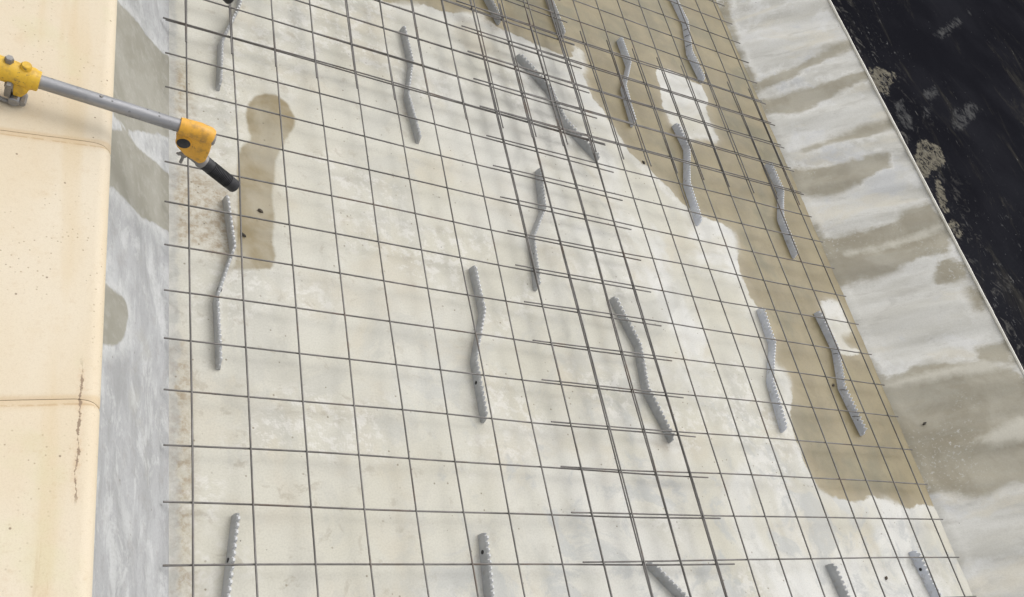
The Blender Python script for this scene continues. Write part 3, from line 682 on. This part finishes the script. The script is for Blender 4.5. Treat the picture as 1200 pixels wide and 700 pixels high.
def coping(ya, yb, mat, label):
    """ya, yb: (offset at x=-.4, slope) of the two seams; None closes square"""
    root_y = (ya[0] + yb[0]) / 2
    root = empty('coping_slab', (-.75, root_y, .22))
    nseg = 8
    v, f = [], []
    n = len(prof)
    lines = []
    g = .0007
    L = yb[0] - ya[0]
    ts = [0, .006 / L] + list(np.linspace(.03, .97, nseg)) + [1 - .006 / L, 1]
    for t in ts:
        e = .0016 if t in (0, 1) else 0.0                     # eased arrises at the seam
        for x, z in prof:
            a = ya[0] + ya[1] * (x + .4) + g
            b = yb[0] + yb[1] * (x + .4) - g
            if x > NX - .03:                                  # seams sweep forward over the nose
                k_ = (x - NX + .03) / (R_N + .03)
                a -= .016 * k_ * k_ if ya[1] else 0
                b -= .016 * k_ * k_ if yb[1] else 0
            y = a + (b - a) * t
            cx, cz = NX - .02, NZ
            dx, dz = x - cx, z - cz
            l = math.hypot(dx, dz) or 1
            if x > -1.2 and z > NZ - .02:
                z2 = z - e * (1 if x < NX else dz / l)
                x2 = x - (e * dx / l if x >= NX else 0)
            else:
                x2, z2 = x, z
            v.append((x2 + .75, y - root_y, z2 - .22))
    m = len(ts)
    for i in range(m - 1):
        for j in range(n):
            f.append((i * n + j, i * n + (j + 1) % n, (i + 1) * n + (j + 1) % n, (i + 1) * n + j))
    f.append(tuple(range(n))[::-1])
    f.append(tuple((m - 1) * n + j for j in range(n)))
    bm = bmesh.new()
    vs = [bm.verts.new(p) for p in v]
    for q in f:
        bm.faces.new([vs[i] for i in q])
    from_bm('cream_slab', bm, mat, root, True, 50)
    bm = bmesh.new()
    box(bm, -.46, .75 + NX - .04, ya[0] - root_y + (.06 if ya[1] else 0), yb[0] - root_y - (.06 if yb[1] else 0), -.47, H - .145 - .22)
    from_bm('bedding', bm, MAT['core'], root)
    return tag(root, label, 'coping', 'cream coping slabs along the left side')


J1, J2 = JOINTS
coping((Y0, 0), J2, MAT['cream_r'], 'nearest cream coping slab, in front of the lower seam')
coping(J2, J1, MAT['cream_r'], 'middle cream coping slab, between the two brown seams')
coping(J1, (Y1, 0), MAT['cream'], 'farthest cream coping slab, beneath the yellow and grey pole')

# ---------------------------------------------------------------- welded wire mesh sheets
SHEET_LABELS = [
    'front left welded mesh sheet with bare wire ends beside the blue-grey slope',
    'front right welded mesh sheet beside the tan streaked slope, lapped over the front left one',
    'back left welded mesh sheet, its lower wire ends lapping above the yellow pole head',
    'back right welded mesh sheet over the olive damp floor, topmost of the laps']
rng = random.Random(11)


def wire(name, a, b, root, org):
    a, b = Vector(a), Vector(b)
    n = max(6, int((b - a).length / .11))
    d = (b - a).normalized()
    side = Vector((-d.y, d.x, 0))
    p1, p2, p3, p4 = (rng.uniform(0, 6.28) for _ in range(4))
    a1, a2 = rng.uniform(.0010, .0028), rng.uniform(.0006, .0020)
    pts = []
    for i in range(n + 1):
        t = i / n
        s = (b - a).length * t
        off = a1 * math.sin(s * 3.1 + p1) + .5 * a1 * math.sin(s * 7.3 + p2)
        up = a2 * math.sin(s * 4.2 + p3)
        pts.append(a.lerp(b, t) + side * off + Vector((0, 0, up)) - org)
    bm = bmesh.new()
    tube(bm, pts, .0028, 6)
    return from_bm(name, bm, MAT['steel'], root, True, 60)


for sh, lab in zip(SHEETS, SHEET_LABELS):
    org = Vector(sh['cross'][len(sh['cross']) // 2][0])
    root = empty('wire_mesh_sheet', org)
    tag(root, lab, 'wire mesh', 'welded wire mesh sheets on the floor')
    for a, b in sh['cross']:
        wire('cross_wire', a, b, root, org)
    for a, b in sh['long']:
        wire('long_wire', a, b, root, org)

# ---------------------------------------------------------------- wavy serrated spacer strips
SP = [
    ('grey', 'grey wavy spacer strip just below the black ribbed grip, near the left slope'),
    ('grey', 'grey wavy spacer strip at top left, its upper end under a black grip tip'),
    ('grey', 'grey wavy spacer strip at top, right of the round keyhole stain on dry floor'),
    ('grey', 'short visible end of a grey spacer strip at the top edge, straddling the damp edge'),
    ('grey', 'grey spacer strip cut by the top edge, wholly on damp floor near the mesh lap'),
    ('grey', 'strongly slanted dark grey spacer strip under the crossing of all four mesh sheets'),
    ('grey', 'grey wavy spacer strip on dry floor below the slanted one, under doubled wires'),
    ('grey', 'grey wavy spacer strip mid floor on dry concrete, dark spot near its lower end'),
    ('grey', 'broad slanted grey spacer strip right of the middle, above a small brown spot'),
    ('pale', 'pale spacer strip on damp floor left of the dry white rectangle'),
    ('pale', 'pale cracked spacer strip at top right above the dry white rectangle'),
    ('pale', 'pale spacer strip hanging down from the foot of the dry white rectangle'),
    ('pale', 'pale spacer strip on damp floor closest to the upper right slope'),
    ('pale', 'pale blue-grey spacer strip lying along the wet edge at right'),
    ('pale', 'pale cracked spacer strip beside a small white dry patch near the right slope'),
    ('grey', 'grey spacer strip at the bottom left corner, cut by the bottom edge'),
    ('grey', 'upright grey spacer strip at bottom centre left, cut by the bottom edge'),
    ('grey', 'slanted dark grey spacer strip at bottom centre, starting at a doubled wire'),
    ('grey', 'grey spacer strip at bottom right with a toothed edge, inner of the pair there'),
    ('pale', 'pale spacer strip with a black hole at bottom right, nearest the right slope')]
CRACKED = {10: (.44, .52, .64), 14: (.35, .66, .86)}
HOLES = {15: .22, 16: .1, 19: .11, 7: .78, 0: .58}


def spacer(i, pts, kind, label):
    P = [Vector((x, y, 0)) for x, y in pts]
    c = sum(P, Vector()) / 4
    root = empty('spacer_strip', c)
    tag(root, label, 'spacer strip', 'wavy spacer strips under the mesh')
    # path with short eased bends
    path = []
    seg = [(P[k + 1] - P[k]).length for k in range(3)]
    tot = sum(seg)
    N = int(tot / .0035)

    def at_s(s):
        s = min(max(s, 0), tot)
        for k in range(3):
            if s <= seg[k] or k == 2:
                return P[k].lerp(P[k + 1], s / seg[k])
            s -= seg[k]
    r_ = random.Random(100 + i)
    lean = Vector((r_.uniform(-.003, .003), 0, 0))
    th, hh, base = .0078, .0415, .0003
    pitch = .0175
    rows = []
    for j in range(N + 1):
        s = tot * j / N
        p = (at_s(s - .004) + at_s(s + .004) + at_s(s) * 2) / 4
        q = at_s(s + .012) - at_s(s - .012)
        d = q.normalized()
        nrm = Vector((-d.y, d.x, 0))
        ph = (s / pitch) % 1.0
        tooth = .0115 * (0.0 if ph < .45 else (math.sin((ph - .45) / .55 * math.pi)) ** .6)
        e = min(s, tot - s)
        endcut = .0 if e > .016 else (.016 - e) ** 2 / .016 * 1.5
        top = hh - tooth - endcut + .0006 * math.sin(s * 40 + i)
        rows.append((p - c, nrm, top))
    bm = bmesh.new()
    ring = []
    for p, nrm, top in rows:
        prf = [(-th * .75, base), (-th * .62, top * .5), (-th * .5, top - .0025), (-th * .28, top), (th * .28, top), (th * .5, top - .0025), (th * .62, top * .5), (th * .75, base)]
        ring.append([bm.verts.new(p + nrm * a + Vector((0, 0, z)) + lean * (z / hh)) for a, z in prf])
    m = len(ring[0])
    for j in range(len(ring) - 1):
        for k in range(m):
            bm.faces.new((ring[j][k], ring[j][(k + 1) % m], ring[j + 1][(k + 1) % m], ring[j + 1][k]))
    bm.faces.new(ring[0][::-1])
    bm.faces.new(ring[-1])
    from_bm('strip', bm, MAT['sp_pale' if kind == 'pale' else 'sp_grey'], root, True, 35)
    # bits set into the strip: punched holes (dark recess plugs) and cracks
    for t in ([HOLES[i]] if i in HOLES else []):
        p, nrm, top = rows[int(t * N)]
        bm = bmesh.new()
        ctr = p + Vector((0, 0, .014))
        tube(bm, [ctr - nrm * (th * .78), ctr + nrm * (th * .78)], .006, 14)
        from_bm('hole_plug', bm, MAT['rubber'], root, True)
    for t in CRACKED.get(i, ()):
        p, nrm, top = rows[int(t * N)]
        d = Vector((nrm.y, -nrm.x, 0))
        bm = bmesh.new()
        for sgn in (-1, 1):
            tube(bm, [p + nrm * (sgn * th * .78) + Vector((0, 0, .006)), p + nrm * (sgn * th * .66) + d * .007 + Vector((0, 0, .022)),
                      p + nrm * (sgn * th * .5) + d * .016 + Vector((0, 0, .037))], .0013, 5)
        tube(bm, [p + nrm * th * .5 + d * .016 + Vector((0, 0, .037)), p - nrm * th * .5 + d * .016 + Vector((0, 0, .037))], .0018, 5)
        from_bm('crack', bm, MAT['chip'], root)
    return root


for i, pts in enumerate(SPACERS):
    spacer(i, pts, *SP[i])


# ---------------------------------------------------------------- clamp pole with ribbed grip
def pole(org, label, extra):
    root = empty('clamp_pole', org, POLE_ANG)
    tag(root, label, 'clamp pole', 'yellow and grey clamp poles across the coping')
    L = POLE_L
    # aluminium tube with a small rivet
    bm = bmesh.new()
    tube(bm, [(-.03 + (L + .05) * t / 6, 0, 0) for t in range(7)], .0165, 28)
    t_ = from_bm('tube', bm, MAT['zinc'], root, True)
    bm = bmesh.new()
    tube(bm, [(.135, 0, .0155), (.135, 0, .019)], .0042, 12)
    from_bm('rivet', bm, MAT['bolt'], t_, True)
    # yellow coupler
    bm = bmesh.new()
    tube(bm, [(-.55, 0, .006), (-.12, 0, .006), (-.07, 0, .004), (-.02, 0, .001), (.002, 0, 0), (.003, 0, 0)],
         [.0285, .0285, .0275, .0255, .0235, .0205], 32)
    cp = from_bm('coupler', bm, MAT['yellow'], root, True)
    bm = bmesh.new()
    tube(bm, [(-.022, 0, .001), (-.014, 0, .001), (-.009, 0, .0005)], [.0265, .0268, .0255], 32)
    from_bm('collar_bead', bm, MAT['yellow'], cp, True)
    bm = bmesh.new()
    prism(bm, [(-.048, -.010), (-.012, -.010), (-.016, -.028), (-.026, -.046), (-.044, -.046)], -.024, .017)
    bevel(bm, .004, 2)
    from_bm('clamp_body', bm, MAT['yellow'], cp, True)
    bm = bmesh.new()
    prism(bm, [(-.063, -.012), (-.049, -.012), (-.047, -.052), (-.061, -.052)], -.0285, -.008)
    bevel(bm, .0025, 2)
    from_bm('lug', bm, MAT['bolt'], cp, True)
    for x, z, r, h_, mm in ((-.067, .0325, .010, .011, 'bolt'), (-.031, .0285, .012, .010, 'yellow')):
        bm = bmesh.new()
        tube(bm, [(x, .002, z - .006), (x, .002, z + h_ * .7), (x, .002, z + h_)], [r, r, r * .8], 6 if mm == 'bolt' else 20)
        from_bm('bolt_head', bm, MAT[mm], cp, mm != 'bolt')
    bm = bmesh.new()
    tube(bm, [(-.055, -.022, -.010), (-.055, -.034, -.013)], .009, 6)
    from_bm('nut', bm, MAT['bolt'], cp)
    # round shackle bow and its pin, resting on the coping
    bm = bmesh.new()
    tube(bm, [(-.086, -.016, -.012), (-.091, -.020, -.030), (-.091, -.022, -.046), (-.085, -.023, -.058), (-.074, -.024, -.065), (-.058, -.024, -.0685), (-.036, -.024, -.0685)], .0060, 10)
    from_bm('shackle_bow', bm, MAT['bolt'], cp, True)
    bm = bmesh.new()
    tube(bm, [(-.038, .008, -.058), (-.038, -.032, -.058), (-.038, -.034, -.058)], [.0125, .0125, .0105], 18)
    tube(bm, [(-.021, .004, -.060), (-.021, -.028, -.060)], .0085, 6)
    from_bm('shackle_pin', bm, MAT['zinc'], cp, True)
    # cast head
    bm = bmesh.new()
    prism(bm, [(x, min(z, .013)) for x, z in HEAD], -.0205, .0185)
    bevel(bm, .0070, 3)
    hd = from_bm('cast_head', bm, MAT['orange'], root, True, 50)
    bm = bmesh.new()
    tube(bm, [(L - .004, 0, 0), (L + .006, 0, 0), (L + .012, 0, 0)], [.0215, .0225, .022], 28)
    tube(bm, [(L + .010, 0, 0), (L + .045, 0, .0005), (L + .072, 0, -.0025), (L + .079, 0, -.004)], [.0225, .0238, .0225, .019], 28)
    from_bm('socket_rim', bm, MAT['orange'], hd, True)
    bm = bmesh.new()
    x, z = PLUG
    tube(bm, [(x, -.0195, z), (x, -.0242, z), (x, -.0262, z)], [.0165, .0165, .0140], 28)
    from_bm('plug', bm, MAT['rubber'], hd, True)
    bm = bmesh.new()
    tube(bm, [(x, -.019, z), (x, -.0234, z)], [.0200, .0186], 28)
    from_bm('plug_seat', bm, MAT['orange'], hd, True)
    bm = bmesh.new()
    x, z = CAP
    tube(bm, [(x - .006, 0, z - .006), (x + .006, 0, z - .007), (x + .010, 0, z - .0072)], [.0165, .0165, .013], 20)
    from_bm('end_cap', bm, MAT['bolt'], hd, True)
    # wing nut under the head
    bm = bmesh.new()
    x, z = .357, -.086
    tube(bm, [(x, -.006, z + .02), (x, -.006, z - .006)], .0085, 14)
    tube(bm, [(x, -.006, z - .006), (x, -.006, z - .034)], .0042, 10)
    for s in (-1, 1):
        tube(bm, [(x + s * .005, -.006, z + .001), (x + s * .013, -.006, z - .006), (x + s * .018, -.006, z - .004)], [.0055, .0045, .0025], 8)
    from_bm('wing_nut', bm, MAT['bolt'], root, True)
    # grip: steel collar and ribbed rubber sleeve
    a, b = Vector((GRIP[0][0], 0, GRIP[0][1])), Vector((GRIP[1][0], 0, GRIP[1][1]))
    d = (b - a).normalized()
    Lg = (b - a).length
    bm = bmesh.new()
    tube(bm, [a - d * .030, a - d * .002, a + d * .002, a + d * .010], [.0175, .0175, .0205, .0205], 26)
    from_bm('grip_collar', bm, MAT['bolt'], root, True)
    bm = bmesh.new()
    prof_ = [(.010, .0172), (.013, .0188), (.034, .0188)]
    s = .036
    while s < Lg - .030:
        prof_ += [(s, .0168), (s + .0016, .0168), (s + .0022, .0190), (s + .0040, .0190)]
        s += .0046
    prof_ += [(s + .002, .0184), (Lg - .006, .0184), (Lg - .002, .0170), (Lg, .0145)]
    tube(bm, [a + d * p[0] for p in prof_], [p[1] for p in prof_], 30)
    from_bm('ribbed_grip', bm, MAT['rubber'], root, True, 30)
    bm = bmesh.new()
    tube(bm, [b - d * .004, b + d * .0008], [.0095, .009], 20)
    from_bm('grip_end', bm, MAT['bolt'], root, True)
    return root


pole(Vector(POLE_ORG), 'yellow and grey pole across the cream coping, with amber head and black ribbed grip', 0)
pole(Vector(POLE_ORG) + Vector(POLE2_OFF), 'black grip tip of a second pole at the top edge, over a spacer strip', 1)

# ---------------------------------------------------------------- small dark crumbs of debris
CHIPS = [
    'dark crumb on the dry floor at the wet edge, right of the slanted spacer',
    'dark crumb lying on the tan part of the right slope',
    'dark sliver on damp floor between two pale spacers at right',
    'dark twiglet inside the keyhole stain',
    'dark crumb beside the bend of the spacer below the ribbed grip',
    'dark crumb on bare floor right of the bottom right spacer pair']
for i, (p, lab) in enumerate(zip(CHIP_POS, CHIPS)):
    r_ = random.Random(40 + i)
    bm = bmesh.new()
    bmesh.ops.create_icosphere(bm, subdivisions=2, radius=1)
    for v in bm.verts:
        k = 1 + r_.uniform(-.3, .3)
        v.co = Vector((v.co.x * .009 * k, v.co.y * .005 * k, v.co.z * .0045 * k))
    o = from_bm('debris_crumb', bm, MAT['chip'])
    o.location = Vector(p)
    o.rotation_euler = (0, math.radians(-42) if i == 1 else 0, r_.uniform(0, 3))
    tag(o, lab, 'debris', 'dark crumbs of debris')
